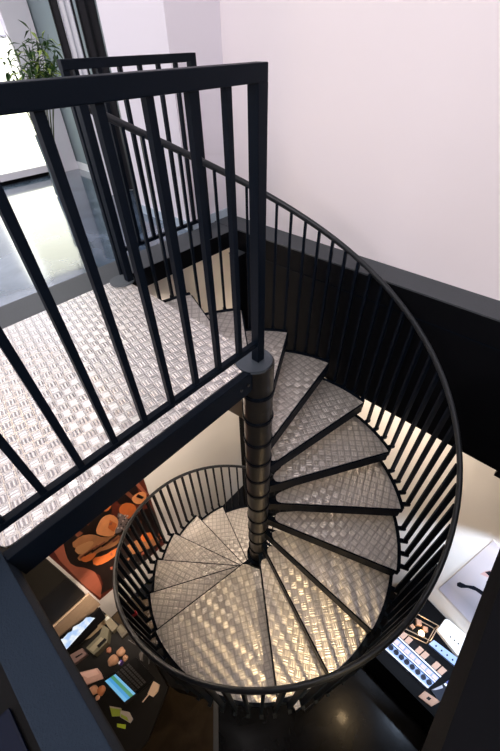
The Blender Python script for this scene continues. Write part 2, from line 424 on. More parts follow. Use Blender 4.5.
# hand rail: constant pitch with the long landing eased out
def zrail(t):
    if t >= tang(9): k = (T0-t)/DT
    elif t >= tang(12): k = 9+3*(tang(9)-t)/(tang(9)-tang(12))
    else: k = 12+(tang(12)-t)/DT
    return -H*k+0.85+0.13*hump(t)
def hump(t):
    u = max(0.0, 1-abs(t+138)/62)
    return u*u*(3-2*u)
def ztread(t):
    for k in range(1, NT+1):
        if t >= tang(k): return -H*k
    return -H*NT
RR = 1.052
def rp(t, r=RR, dz=0): return (r*cos(rad(t)), r*sin(rad(t)), zrail(t)+dz)
bm = NB()
tend = tang(NT)
tt = [T0-1.4-i*3 for i in range(int((T0-1.4-tend)/3)+1)]
rings = []
for t in tt:
    c, s_, z = cos(rad(t)), sin(rad(t)), zrail(t); RR = 1.052-0.016*hump(t)
    rings.append([bm.verts.new(((RR+0.0135*cos(q))*c, (RR+0.0135*cos(q))*s_, z+0.020*sin(q))) for q in [2*PI*i/14 for i in range(14)]])
for a, b in zip(rings, rings[1:]):
    for i in range(14): bm.faces.new((a[i], a[(i+1) % 14], b[(i+1) % 14], b[i]))
bm.faces.new(rings[0]); bm.faces.new(rings[-1][::-1])
rail = rel(link('handrail', bm, STEEL_SATIN, stair, True))
# balusters: flat bars, every fifth of a tread outside the outer band
ts = []
t = T0-4.0
while t > tang(12)+2: ts.append(t); t -= 4.93
while t > -372: ts.append(t); t -= 4.93
for t in ts:
    zb = ztread(t)-0.062
    zt = zrail(t)-0.012
    bm = NB(); dr = 0.016*hump(t); box(bm, 1.037-dr, 1.066-dr, -0.008, 0.008, zb+0.02, zt)
    b = rel(link('baluster', bm, STEEL, stair, rotz=rad(t)))
    bm = NB(); box(bm, 1.0125, 1.070, -0.012, 0.012, ztread(t)-0.035, ztread(t)-0.010)
    link('fixing_stud', bm, STEEL, b)
    if abs(t+196.7) < 1:
        bm = NB(); box(bm, 1.030, 1.0665, -0.0095, 0.0095, -1.95, -1.90)
        link('red_tape', bm, RED, b)['label'] = 'small red tape band'


# ------------------------------------------------------------------ top landing
land = empty('landing_platform', 'square aluminium chequer plate landing on dark steel beams at the stair top', 'landing', (-0.55, 0.55, -0.10))
def lrel(o):
    o.location = Vector(o.location)-Vector((-0.55, 0.55, -0.10)); return o
bm = NB()
r = 0.03
pts = [(-1.105, 1.13), (-1.105, 0.03)]
for i in range(5):
    a = PI+PI/2*i/4; pts.append((-1.105+r+r*cos(a), 0.0+r+r*sin(a)))
pts += [(-0.106, 0.0), (-0.095, 0.06), (-0.05, 0.1), (0.02, 0.108), (0.022, 1.13)]
pts = pts[:1]+pts[2:]
prism(bm, pts, -0.006, 0.001)
lp = lrel(link('chequer_plate', bm, CHECK, land)); lp['label'] = 'bright chequer plate'
bm = NB(); box(bm, -1.108, -0.086, -0.034, -0.002, -0.120, -0.001); bev(bm, 0.003)
fb = lrel(link('front_beam', bm, STEEL, land))
bm = NB(); box(bm, -0.086, -0.072, -0.030, -0.006, -0.115, -0.013)
lrel(link('end_bracket', bm, STEEL, land))
for xx in (-0.105, -0.150):
    bm = NB(); tube(bm, [(xx, -0.032, -0.06), (xx, -0.040, -0.06)], 0.007, 10)
    link('bolt', bm, SLEEVE, fb, True)
lrel(boxo('side_beam', (-0.01, 0.022, 0.100, 1.13, -0.14, -0.007), STEEL, land))
lrel(boxo('rear_beam', (-1.108, 0.022, 1.09, 1.13, -0.14, -0.007), STEEL, land))
bm = NB(); slab(bm, [(-0.085, 0.03, -0.12), (-0.24, 0.03, -0.12), (-0.085, 0.03, -0.36)], (0, 0.012, 0))
lrel(link('gusset', bm, mat('warm_lit_brown', (0.10, 0.07, 0.045), 0.5), land))  # brown colour stands for warm light from below on dark steel

# ------------------------------------------------------------------ landing guard rail (near)
gr = empty('landing_guardrail', 'black square bar guardrail crossing the foreground along the landing edge', 'railing', (-0.55, -0.005, 0.0))
def grel(o):
    o.location = Vector(o.location)-Vector((-0.55, -0.005, 0.0)); return o
grel(boxo('top_rail', (-1.16, 0.020, -0.020, 0.022, 0.966, 1.006), STEEL, gr, 0.003))
grel(boxo('bottom_rail', (-1.14, -0.015, -0.012, 0.012, 0.088, 0.113), STEEL, gr, 0.002))
grel(boxo('post', (-0.020, 0.020, -0.020, 0.020, 0.004, 0.967), STEEL, gr, 0.002))
grel(boxo('post', (-1.16, -1.12, -0.020, 0.020, 0.0005, 0.967), STEEL, gr, 0.002))
for i in range(9):
    x = -0.118-0.1175*i
    grel(boxo('baluster', (x-0.010, x+0.010, -0.010, 0.010, 0.11, 0.967), STEEL, gr))

# ------------------------------------------------------------------ back guard rail
br = empty('back_guardrail', 'shorter black guardrail on the far kerb of the stair opening', 'railing', (0.4, 1.215, -0.035))
def brel(o):
    o.location = Vector(o.location)-Vector((0.4, 1.215, -0.035)); return o
YR = 1.215
brel(boxo('top_rail', (0.065, 0.845, YR-0.02, YR+0.02, 0.958, 0.995), STEEL, br, 0.003))
brel(boxo('bottom_rail', (0.07, 0.83, YR-0.010, YR+0.010, 0.105, 0.125), STEEL, br))
brel(boxo('post', (0.805, 0.845, YR-0.02, YR+0.02, -0.035, 0.96), STEEL, br, 0.002))
brel(boxo('post', (0.065, 0.095, YR-0.015, YR+0.015, -0.035, 0.96), STEEL, br, 0.002))
for i in range(6):
    x = 0.825-0.1155*(i+1)
    brel(boxo('baluster', (x-0.010, x+0.010, YR-0.010, YR+0.010, 0.12, 0.96), STEEL, br))
# newel post where the spiral handrail starts
nw = empty('newel_post', 'black steel newel post on a round grey base plate at the landing corner', 'post', (0.0, 1.085, 0.0012))
bm = NB(); cyl(bm, (0, 0), 0.072, 0.0, 0.008, 40); link('base_plate', bm, mat('grey_base_plate', (0.075, 0.09, 0.105), 0.5), nw, True)
boxo('shaft', (0.012, 0.052, -0.052, -0.012, 0.008, 0.85), STEEL, nw, 0.002)
# square post in the corner under the kerb
cpst = empty('corner_post', 'black square post standing in the corner beside the black fascia', 'post', (1.03, 1.13, -1.2))
boxo('shaft', (-0.040, 0.045, -0.045, 0.045, -3.93, 1.00), FASCIA, cpst, 0.002)
boxo('cap', (-0.043, 0.048, -0.048, 0.048, 1.00, 1.008), KERBM, cpst)

# ------------------------------------------------------------------ curtain, jamb, plant (upper level, far)
def curtain(name, x0, x1, y, z0, z1, amp, waves, m, label):
    bm = NB(); n = waves*8; f = []; b = []
    for i in range(n+1):
        u = i/n; x = x0+(x1-x0)*u; yy = y+amp*sin(2*PI*waves*u)
        f.append((x, yy)); b.append((x, yy+0.012))
    prism(bm, f+b[::-1], z0, z1)
    o = link(name, bm, m, None, True); tag(o, label, 'curtain'); return o
curtain('curtain', 1.045, 1.20, 2.70, ZF+0.004, 2.75, 0.015, 2, CLOTH, 'widest black floor-length curtain, right behind the white pier')
curtain('curtain', 0.905, 1.000, 2.70, ZF+0.004, 2.75, 0.010, 2, SHEER, 'narrow white curtain between the black drapes')
curtain('curtain', 1.004, 1.018, 2.70, ZF+0.004, 2.75, 0.004, 1, CLOTH, 'thinnest black drape strip right of the white curtain')
curtain('curtain', 0.840, 0.900, 2.70, ZF+0.004, 2.75, 0.012, 1, CLOTH, 'black drape strip left of the white curtain')
tag(boxo('curtain_rail', (0.82, 1.235, 2.66, 2.74, 2.755, 2.78), STEEL), 'dark ceiling rail the far curtains hang from', 'rail')

def plant():
    base = at(52, 178, 2, ZF)
    base = Vector((0.62, 3.10, ZF))
    t = empty('potted_bamboo', 'green leafy bamboo plant with thin stems in front of the bright window', 'plant', base)
    bm = NB()
    prof = [(0.045, 0.0), (0.055, 0.02), (0.045, 0.25), (0.055, 0.50), (0.05, 0.50), (0.04, 0.25), (0.035, 0.03)]
    seg = 20; rings = [[bm.verts.new((r*cos(2*PI*i/seg), r*sin(2*PI*i/seg), z)) for i in range(seg)] for r, z in prof]
    for a, b in zip(rings, rings[1:]):
        for i in range(seg): bm.faces.new((a[i], a[(i+1) % seg], b[(i+1) % seg], b[i]))
    bm.faces.new(rings[0][::-1]); bm.faces.new(rings[-1])
    link('vase', bm, GLASS, t, True)
    stems = NB(); lv = NB(); lv2 = NB()
    targets = [(8, 55), (14, 46), (3, 62), (22, 42), (30, 28), (36, 34), (42, 40), (48, 34), (28, 50), (38, 54), (55, 44), (50, 58), (33, 62), (44, 66), (24, 66), (58, 60), (8, 70)]
    for i, (u, v) in enumerate(targets):
        yy = base.y+random.uniform(-.12, .12)
        e = at(u, v, 1, yy)-base
        mid = Vector((e.x*0.35, e.y*0.4, 0.55+0.15*(e.z-0.5)))
        P = []
        for s in range(9):
            w = s/8; P.append((1-w)**2*Vector((random.uniform(-.01, .01), 0, 0.1))+2*w*(1-w)*mid+w*w*e)
        tube(stems, P, [0.006-0.0045*s/8 for s in range(9)], 5)
        for s in range(24 if v < 60 else 13):
            w = random.uniform(0.66, 1.0); j = min(7, int(w*8)); q = P[j].lerp(P[j+1], w*8-j)
            d = Vector((random.uniform(-1, 1), random.uniform(-1, 1), random.uniform(-.5, .8))).normalized()
            ln = random.uniform(0.07, 0.15); wd = random.uniform(0.009, 0.016)
            side = d.cross(Vector((0, 0, 1))).normalized()*wd
            tgt = lv if random.random() < 0.72 else lv2
            a0 = tgt.verts.new(q); a1 = tgt.verts.new(q+d*ln*0.4+side); a2 = tgt.verts.new(q+d*ln*0.4-side)
            a3 = tgt.verts.new(q+d*ln+Vector((0, 0, -0.03))); c0 = tgt.verts.new(q+d*ln*.45+Vector((0, 0, 0.006)))
            for f in ((a0, a1, c0), (a0, c0, a2), (a1, a3, c0), (c0, a3, a2)): tgt.faces.new(f)
    link('stem', stems, STEM, t, True)
    tag(link('foliage', lv, LEAF, t), kind='stuff')
    fo = tag(link('pale_foliage', lv2, LEAF2, t), kind='stuff'); fo['label'] = 'paler yellow-green leaves'
plant()

# navy thing beyond the left beam
nb = empty('navy_case', 'dark navy case edge past the beam in the bottom left corner', 'case', (-1.62, -0.90, ZF))
boxo('body', (-0.36, 0.385, -0.55, 0.56, 0.008, 0.02), NAVY, nb, 0.005)
boxo('lid_rim', (-0.30, 0.34, -0.48, 0.50, 0.020, 0.026), NAVY, nb, 0.002)
struct('trim_dark_floor_strip', (-2.6, XL-0.103, -3.6, 1.1, ZF, ZF+0.006), BLACK)

# ------------------------------------------------------------------ posters on the lower walls
def chaikin(p, n=2):
    for _ in range(1):
        q = []
        for i in range(len(p)):
            a, b = p[i], p[(i+1) % len(p)]
            q += [(a[0]*.75+b[0]*.25, a[1]*.75+b[1]*.25), (a[0]*.25+b[0]*.75, a[1]*.25+b[1]*.75)]
        p = q
    return p
def poly(name, px, m, parent, yv, th=0.001):
    if len(px) > 4: px = chaikin(px)
    bm = NB(); slab(bm, [at(u, v, 1, yv) for u, v in px], (0, th, 0))
    return link(name, bm, m, parent)
YP = 1.694
pst = empty('wall_poster', 'large red-brown poster of a reclining person hung on the back wall', 'poster', (0, 0, 0))
REDBG = mat('print_red_brown', (0.10, 0.018, 0.010), 0.35, var=0.5, bscale=4)
p_bl, p_br = at(99.5, 600.5, 1, YP), at(166, 543, 1, YP)
p_tl = Vector((-1.335, YP, -1.9)); p_tr = Vector((-0.12, YP, -1.9))
WHITEB = mat('white_poster_border', (0.85, 0.80, 0.74), 0.6)
bm = NB(); slab(bm, [p_bl+Vector((-0.03, 0, -0.03)), p_br+Vector((0.0, 0, -0.02)), p_tr, p_tl+Vector((-0.03, 0, 0))], (0, 0.006, 0))
link('border', bm, WHITEB, pst)
def pp(name, px, m, i): return poly(name, px, m, pst, YP-0.001*i)
bm = NB(); slab(bm, [p_bl, p_br, p_tr, p_tl], (0, -0.001, 0)); link('print_background', bm, REDBG, pst)
PR = {
 'salmon': mat('print_salmon', (0.36, 0.10, 0.055), 0.35, var=0.25, bscale=5),
 'skin': mat('print_orange_skin', (0.62, 0.15, 0.035), 0.35, var=0.3, bscale=9),
 'skinhi': mat('print_light_skin', (0.78, 0.30, 0.11), 0.35, var=0.2, bscale=12),
 'dark': mat('print_near_black', (0.012, 0.006, 0.005), 0.35, var=0.4, bscale=10),
 'cloth': mat('print_tan_cloth', (0.38, 0.16, 0.065), 0.35, var=0.35, bscale=8),
 'grey': mat('print_patterned_grey', (0.20, 0.15, 0.14), 0.35, var=0.9, bscale=60),
 'pale': mat('print_pale_pattern', (0.55, 0.45, 0.42), 0.35),
 'wood': mat('print_wood_brown', (0.20, 0.060, 0.030), 0.35, var=0.3, bscale=10)}
pp('print_floor', [(47, 548), (62, 540), (75, 560), (88, 566), (97, 574), (103, 590), (99.5, 600.5)], PR['salmon'], 2)
pp('print_sofa_shadow', [(99.5, 600), (104, 578), (88, 568), (72, 566), (66, 556), (62, 535), (76, 520), (100, 528), (130, 520), (150, 505), (158, 520), (166, 543)], PR['dark'], 3)
pp('print_window', [(136, 480), (126, 492), (118, 487), (112, 496), (126, 510), (140, 500)], PR['dark'], 2)
pp('print_panel', [(62, 520), (68, 516), (84, 532), (78, 538)], PR['wood'], 4)
pp('print_hair', [(78, 518), (88, 508), (100, 500), (112, 502), (112, 512), (106, 522), (98, 530), (86, 534), (78, 530), (88, 524)], PR['dark'], 5)
pp('print_face', [(97, 504), (104, 499), (110, 498), (112, 505), (108, 512), (100, 510)], PR['skin'], 6)
pp('print_chest', [(104, 516), (112, 514), (119, 520), (118, 530), (112, 537), (102, 536), (95, 533), (99, 522)], PR['skinhi'], 6)
pp('print_shoulder', [(119, 508), (124, 503), (132, 503), (137, 508), (134, 515), (127, 520), (120, 515)], PR['skin'], 6)
pp('print_hand', [(131, 499), (137, 493), (145, 491), (147, 498), (142, 504), (135, 504)], PR['skinhi'], 6)
pp('print_dress', [(117, 513), (123, 514), (129, 520), (126, 528), (118, 534), (114, 532), (119, 524)], PR['grey'], 7)
pp('print_jacket', [(70, 545), (80, 536), (92, 534), (104, 538), (118, 534), (122, 540), (112, 548), (98, 552), (88, 562), (76, 560), (82, 552)], PR['cloth'], 6)
pp('print_jacket_sleeve', [(73, 549), (86, 542), (95, 541), (90, 549), (80, 556)], mat('print_tan_highlight', (0.50, 0.24, 0.10), 0.35), 7)
pp('print_forearm', [(92, 558), (104, 556), (116, 548), (122, 546), (118, 554), (104, 564), (94, 566)], PR['skin'], 7)
pp('print_fingers', [(80, 558), (88, 555), (98, 552), (92, 560), (84, 563)], PR['skin'], 8)
pp('print_leg', [(124, 548), (136, 540), (150, 536), (160, 538), (156, 546), (140, 552), (128, 556)], PR['cloth'], 6)
pp('print_knee', [(140, 536), (148, 532), (157, 534), (150, 541), (142, 542)], PR['skin'], 7)

rr = random.Random(3)
for k in range(9):      # folds of the jacket
    x, y = 80+4*k+rr.uniform(-1, 1), 557-2.2*k+rr.uniform(-2, 2)
    pp('print_fold', [(x, y), (x+9, y-6), (x+10, y-5.2), (x+1, y+1.4)], PR['dark'] if k % 2 else PR['wood'], 9)
for k in range(26):     # pattern of the dress
    x, y = 116+rr.uniform(0, 12), 514+rr.uniform(0, 17)
    if abs((x-122)*0.9+(y-522)*0.35) > 6: continue
    pp('print_dress_speck', [(x, y), (x+1.8, y-.6), (x+1.4, y+1.2), (x+.2, y+1.4)], PR['pale'] if k % 2 else PR['dark'], 9)
for k in range(22):     # warm glints in the dark sofa
    x, y = rr.uniform(108, 160), rr.uniform(520, 575)
    if y > 600-(x-99)*0.84-6: continue
    pp('print_glint', [(x, y), (x+rr.uniform(1.5, 4), y-1.5), (x+2.5, y+1.6), (x+.4, y+2)], PR[('wood', 'cloth', 'salmon')[k % 3]], 9)
pp('print_window_bar', [(120, 489), (123, 486), (139, 501), (136, 504)], PR['wood'], 4)
pp('print_window_bar', [(132, 481), (135, 478), (148, 494), (146, 496)], PR['salmon'], 4)
pp('print_hair_strand', [(84, 520), (92, 512), (95, 516), (88, 526)], PR['wood'], 8)
pp('print_arm_shadow', [(110, 520), (117, 524), (114, 532), (108, 528)], PR['skin'], 8)
pp('print_fingers', [(136, 497), (138, 494), (144, 497), (142, 499)], PR['dark'], 9)
# dark boards to the left of the poster
db = empty('dark_wall_board', 'tall dark brown board on the back wall left of the red poster', 'panel', (-1.9, 1.69, -4.4))
boxo('lower_panel', (-0.70, 0.545, -0.03, 0.009, 0.475, 1.10), BROWNB, db)
boxo('upper_panel', (-0.70, 0.545, -0.03, 0.009, 1.105, 2.9), OLIVE, db)

# grey gradient picture on the angled lower right wall
n_w = Vector((1, -0.2126, 0)).normalized(); w0 = Vector((wx(0), 0, 0))-n_w*0.012
def wp(u, v, off=0): return atp(u, v, w0-n_w*off, n_w)
gp = empty('wall_picture', 'pale grey picture of a dark gloved hand on the right lower wall', 'picture', (0, 0, 0))
GREYP = grad_mat('print_pale_grey', [(0.0, (0.62, 0.62, 0.74)), (0.35, (0.36, 0.35, 0.40)), (0.7, (0.50, 0.46, 0.48)), (1.0, (0.60, 0.54, 0.54))], 'Z', -4.1, -3.0, 0.4)
bl = wp(438.5, 589); br_ = wp(480, 633)
up = Vector((0, 0, 1.5))
bm = NB(); slab(bm, [bl, br_+(br_-bl)*0.9, br_+(br_-bl)*0.9+up, bl+up], n_w*0.011)
link('print_background', bm, GREYP, gp)
def wpoly(name, px, m, i):
    bm = NB(); slab(bm, [wp(u, v, 0.001*i) for u, v in px], n_w*0.001); return link(name, bm, m, gp)
wpoly('print_arm', [(457, 583), (460, 582), (466, 585), (474, 586), (481, 590), (487, 594), (492, 590), (486, 582), (488, 580), (492, 585), (496, 580), (496, 592), (490, 602), (484, 597), (476, 591), (468, 588), (461, 588), (457, 586)], mat('print_dark_glove', (0.004, 0.006, 0.012), 0.8, spec=0.1), 1)
wpoly('print_face', [(480, 574), (486, 571), (496, 570), (500, 572), (496, 578), (487, 577)], mat('print_pink_skin', (0.60, 0.36, 0.32), 0.4), 1)
wpoly('print_hand_mark', [(485, 572), (490, 571), (495, 577), (490, 577)], bpy.data.materials['print_dark_glove'], 2)

# ------------------------------------------------------------------ desk and its things (lower left)
ZD = -4.40
def D(u, v, z=ZD): return at(u, v, 2, z)
dk = empty('counter_desk', 'dark cluttered desk against the back wall in the lower left', 'desk', (-1.9, 1.1, ZL))
bm = NB(); O = Vector((-1.9, 1.1, 0))
dpts = [(-3.0, 1.66), (-1.37, 1.66), (-1.20, 0.92), (-1.24, 0.30), (-1.66, 0.12), (-3.0, 0.12)]
prism(bm, [(x-O.x, y-O.y) for x, y in dpts], ZD-0.04-ZL, ZD-ZL); link('desktop', bm, DESKM, dk)
boxo('side_panel', (0.42, 0.45, -0.70, 0.50, 0.0, ZD-0.04-ZL), DESKM, dk)
boxo('side_panel', (-1.05, -1.02, -0.70, 0.50, 0.0, ZD-0.04-ZL), DESKM, dk)
boxo('back_panel', (-1.02, 0.42, 0.47, 0.50, 0.0, ZD-0.04-ZL), DESKM, dk)
us = boxo('beige_upstand', (-1.10, 0.575, 0.535, 0.56, ZD-ZL, ZD-ZL+0.46), WOOD, dk); us['label'] = 'pale beige wooden upstand'

def tracebox(name, px, h, m, label, cat, z=ZD, group=None, inset_mat=None):
    """block whose TOP outline is seen at these pixels, standing on height z"""
    pts = [at(u, v, 2, z+h) for u, v in px]
    c = sum(pts, Vector())/len(pts)
    o = empty(name, label, cat, (c.x, c.y, z), 0, group)
    bm = NB(); prism(bm, [(p.x-c.x, p.y-c.y) for p in pts], 0.0005, h)
    link('body', bm, m, o)
    return o, c, pts
def ontop(name, px, o, c, z, m, h=0.002):
    pts = [at(u, v, 2, z) for u, v in px]
    bm = NB(); prism(bm, [(p.x-c.x, p.y-c.y) for p in pts], z-o.location.z-0.0002, z-o.location.z+h)
    return link(name, bm, m, o)

SCREEN = mat('snowy_screen', (0.1, 0.1, 0.1), 0.3, emit=(0.62, 0.80, 1.0), estr=0.95, var=0.0)
def noise_screen(name, a, b, scale, strength):
    m = bpy.data.materials.new(name); m.use_nodes = True; nt = m.node_tree; b_ = nt.nodes['Principled BSDF']
    tc = nt.nodes.new('ShaderNodeTexCoord'); no = nt.nodes.new('ShaderNodeTexNoise'); no.inputs['Scale'].default_value = scale
    nt.links.new(tc.outputs['Object'], no.inputs[0]); cr = nt.nodes.new('ShaderNodeValToRGB')
    cr.color_ramp.elements[0].position = .4; cr.color_ramp.elements[1].position = .6
    cr.color_ramp.elements[0].color = (*a, 1); cr.color_ramp.elements[1].color = (*b, 1)
    nt.links.new(no.outputs['Fac'], cr.inputs[0]); nt.links.new(cr.outputs[0], b_.inputs['Emission Color'])
    b_.inputs['Emission Strength'].default_value = strength; b_.inputs['Base Color'].default_value = (0.02, 0.02, 0.02, 1)
    return m
SNOW = noise_screen('snow_scene_screen', (0.42, 0.62, 0.95), (0.85, 0.92, 1.0), 14, 0.95)
# monitor: tilted screen facing up towards the room
def monitor():
    A = [D(58, 640, ZD+0.30), D(97, 611, ZD+0.30), D(102, 620, ZD+0.20), D(67, 652, ZD+0.20)]
    c = sum(A, Vector())/4
    o = empty('monitor', 'black monitor showing a bright snowy blue picture', 'monitor', (c.x, c.y, ZD+0.0045))
    def R(p): return Vector(p)-Vector((c.x, c.y, ZD+0.0045))
    nrm = (A[1]-A[0]).cross(A[3]-A[0]).normalized()
    if nrm.z < 0: nrm = -nrm
    bm = NB(); cc = c
    outer = [cc+(p-cc)*1.0+(p-cc).normalized()*0.045 for p in A]
    slab(bm, [R(p) for p in outer], -nrm*0.03); link('bezel', bm, BLACK, o)
    bm = NB()
    scr = [(59, 640), (63, 638.5), (68, 633), (72, 631), (73, 627), (79, 624), (83, 621), (86, 617.5), (90, 617), (95, 618), (66, 650)]
    pl = [atp(u, v, A[0], nrm) for u, v in scr]
    slab(bm, [R(p)+nrm*0.001 for p in pl], nrm*0.002); link('screen', bm, SNOW, o)
    boxo('stand', (-0.06, 0.06, 0.05, 0.09, 0.015, 0.26), BLACK, o)
    boxo('foot', (-0.13, 0.13, -0.02, 0.15, 0.0005, 0.015), BLACK, o, 0.004)
monitor()
# laptop: keyboard deck and tilted lid with a blue and green screen
def laptop():
    A = [D(105, 681, ZD+0.20), D(115.5, 674, ZD+0.20), D(135.5, 693.5, ZD+0.12), D(124.5, 702, ZD+0.12)]
    k = [D(114, 673, ZD+0.02), D(136, 657, ZD+0.02), D(155, 678, ZD+0.02), D(136, 695, ZD+0.02)]
    c = sum(k, Vector())/4
    o = empty('laptop', 'black open laptop with a blue and green screen', 'laptop', (c.x, c.y, ZD))
    def R(p): return Vector(p)-Vector((c.x, c.y, ZD))
    bm = NB(); prism(bm, [(R(p).x, R(p).y) for p in k], 0.0005, 0.02); kb = link('keyboard_deck', bm, BLACK, o)
    KEY = mat('dark_grey_keys', (0.03, 0.03, 0.033), 0.5)
    bm = NB()
    for i in range(10):
        for j in range(4):
            a, b = (i+.7)/11.2, (j+.8)/6.5
            f = lambda a, b: R(k[0].lerp(k[3], a).lerp(k[1].lerp(k[2], a), b))
            q = [f(a-.035, b-.05), f(a+.035, b-.05), f(a+.035, b+.05), f(a-.035, b+.05)]
            prism(bm, [(p.x, p.y) for p in q], 0.02, 0.023)
    link('keys', bm, KEY, kb)
    nrm = (A[1]-A[0]).cross(A[3]-A[0]).normalized()
    if nrm.z < 0: nrm = -nrm
    cc = sum(A, Vector())/4
    bm = NB(); slab(bm, [R(p+(p-cc).normalized()*0.03) for p in A], -nrm*0.01); lid = link('lid', bm, BLACK, o)
    SB = mat('laptop_blue_screen', (0.02, 0.02, 0.02), 0.3, emit=(0.04, 0.36, 0.80), estr=0.8)
    SL = mat('laptop_pale_blue_screen', (0.02, 0.02, 0.02), 0.3, emit=(0.16, 0.52, 0.85), estr=0.8)
    SG = mat('laptop_green_screen', (0.02, 0.02, 0.02), 0.3, emit=(0.05, 0.30, 0.14), estr=0.8)
    for nm, a, b, mm in (('screen', 0.0, 0.28, SL), ('screen_band', 0.28, 0.52, SB), ('screen_band', 0.52, 0.80, SG), ('screen_band', 0.80, 1.0, SL)):
        q = [A[0].lerp(A[1], a), A[0].lerp(A[1], b), A[3].lerp(A[2], b), A[3].lerp(A[2], a)]
        bm = NB(); slab(bm, [R(p)+nrm*0.001 for p in q], nrm*0.001); link(nm, bm, mm, lid)
laptop()
o, c, _ = tracebox('card_terminal', [(70, 655), (82, 648), (87, 654), (74, 664)], 0.07, mat('brown_pink_plastic', (0.16, 0.10, 0.09), 0.5), 'dull pinkish brown box below the snowy monitor', 'box')
ontop('paper_slot', [(75, 657), (82, 653), (83, 654), (76, 658)], o, c, ZD+0.07, BLACK)
o, c, _ = tracebox('printer', [(86, 648), (100, 634), (103, 625), (109, 629), (107, 642), (94, 655)], 0.13, KHAKI, 'khaki plastic printer between monitor and tan paper bags', 'printer')
ontop('paper_tray', [(89, 649), (101, 637), (104, 639), (93, 652)], o, c, ZD+0.13, mat('khaki_tray', (0.20, 0.18, 0.12), 0.5))
ontop('button_panel', [(97, 646), (105, 638), (107, 640), (99, 648)], o, c, ZD+0.13, BLACK, 0.01)
o, c, _ = tracebox('storage_box', [(101, 617), (107, 614), (118, 626), (112, 632)], 0.10, mat('olive_grey_box', (0.13, 0.115, 0.075), 0.6, var=0.3, bscale=20), 'olive grey box behind the printer near the wall', 'box')
ontop('label_patch', [(104, 618), (108, 616), (110, 618), (106, 621)], o, c, ZD+0.10, mat('pale_label', (0.40, 0.42, 0.38), 0.5))
o, c, _ = tracebox('storage_box', [(115.5, 628), (121, 624), (128, 632), (122, 638)], 0.07, mat('dark_olive_box', (0.06, 0.052, 0.034), 0.6, var=0.3, bscale=20), 'dark olive box at the right end of the desk', 'box')
ontop('lid', [(117, 628), (120.5, 625.5), (125.5, 631), (122, 634)], o, c, ZD+0.07, mat('dull_khaki_lid', (0.09, 0.08, 0.05), 0.6), 0.006)
tracebox('desk_mat', [(84, 622), (96, 612), (103, 616), (106, 624), (90, 638), (80, 642)], 0.003, mat('khaki_mat', (0.24, 0.19, 0.12), 0.7, var=0.3, bscale=20), 'beige mat under the monitor at the back of the desk', 'mat')

def lump(name, u, v, s, m, label, cat, seed, z=ZD, sq=0.7, group=None):
    rnd = random.Random(seed); p = D(u, v, z+s*0.5)
    bm = NB(); bmesh.ops.create_icosphere(bm, subdivisions=3, radius=s)
    offs = [Vector((rnd.uniform(-1, 1), rnd.uniform(-1, 1), rnd.uniform(-1, 1))).normalized() for _ in range(7)]
    for vv in bm.verts:
        d = vv.co.normalized(); k = 1+0.22*max(d.dot(q) for q in offs)**6*1.5-0.18*max(0, d.dot(offs[0]))**2
        vv.co = vv.co*k; vv.co.z = max(vv.co.z*sq, -s*0.45)
    mz = min(vv.co.z for vv in bm.verts)
    for vv in bm.verts: vv.co.z -= mz-0.0005
    o = link(name, bm, m, None, True, loc=(p.x, p.y, z)); return tag(o, label, cat, group)
lump('paper_bag', 113, 660, 0.055, TAN, 'crumpled tan paper bag nearest the laptop corner', 'bag', 1)
lump('paper_bag', 121, 652, 0.045, TAN, 'crumpled tan paper bag on top right of the bag pile', 'bag', 2)
lump('paper_bag', 109, 650, 0.03, mat('rust_paper', (0.25, 0.10, 0.06), 0.6), 'small rust brown paper wad beside the tan bags', 'bag', 5)
lump('paper_bag', 125, 658, 0.03, TAN, 'smallest tan paper wad at the laptop keyboard edge', 'bag', 6)
o, c, _ = tracebox('sachet', [(118, 663), (121, 659.5), (122.5, 661), (119.5, 665)], 0.085, mat('purple_foil', (0.12, 0.06, 0.35), 0.3), 'small purple and white sachet among the tan bags', 'sachet')
ontop('white_patch', [(118, 663), (119.5, 661.2), (120.5, 662.3), (119.3, 664.4)], o, c, ZD+0.086, WHITEPL)
# pink papers
o, c, _ = tracebox('paper_stack', [(78, 673), (97, 668), (101, 673), (103, 678), (86, 685), (83, 677)], 0.03, PINK, 'pale pink folded papers left of the laptop screen', 'paper')
ontop('top_sheet', [(80, 674), (96, 669), (99, 674), (88, 678)], o, c, ZD+0.031, mat('light_pink_sheet', (0.74, 0.50, 0.44), 0.7))
ontop('folded_sheet', [(84, 681), (94, 676), (102, 675), (103, 679), (88, 684)], o, c, ZD+0.031, PINK, 0.008)
lump('peach_cup', 93.5, 690, 0.045, PEACH, 'larger pale peach rounded cup below the pink papers', 'cup', 11, sq=0.9)
lump('peach_cup', 101.5, 690, 0.042, mat('orange_peach', (0.62, 0.25, 0.11), 0.4), 'orange-brown rounded cup right of the pale peach one', 'cup', 12, sq=0.9)
lump('peach_cup', 97.5, 697.5, 0.022, PEACH, 'tiny pale peach ball in front of the two cups', 'cup', 13, sq=0.9)
# note card, green packets
o, c, _ = tracebox('note_card', [(151, 686), (153.5, 681), (159.5, 684.5), (158, 691), (153, 697), (147.5, 694)], 0.03, CREAMCARD, 'cream note card sticking out at the laptop front corner', 'card')
ontop('card_stem', [(142, 702), (149, 693), (150, 694), (143, 702.5)], o, c, ZD+0.03, CREAMCARD)
o, c, _ = tracebox('leaflet', [(109.5, 706), (121, 708.5), (120, 716), (112, 716.5)], 0.03, GREEN, 'lime green leaflet with a pale edge left of the grey one', 'leaflet')
ontop('pale_edge', [(109.5, 706), (121, 708), (121, 709.5), (110, 707.6)], o, c, ZD+0.03, PALE)
o, c, _ = tracebox('leaflet', [(120, 710), (129, 712), (132.5, 719), (130, 723), (120, 717)], 0.03, PALE, 'pale grey leaflet with a green patch beside the lime one', 'leaflet')
ontop('green_patch', [(121, 714), (127, 717), (129, 721.5), (121, 717)], o, c, ZD+0.031, GREEN)
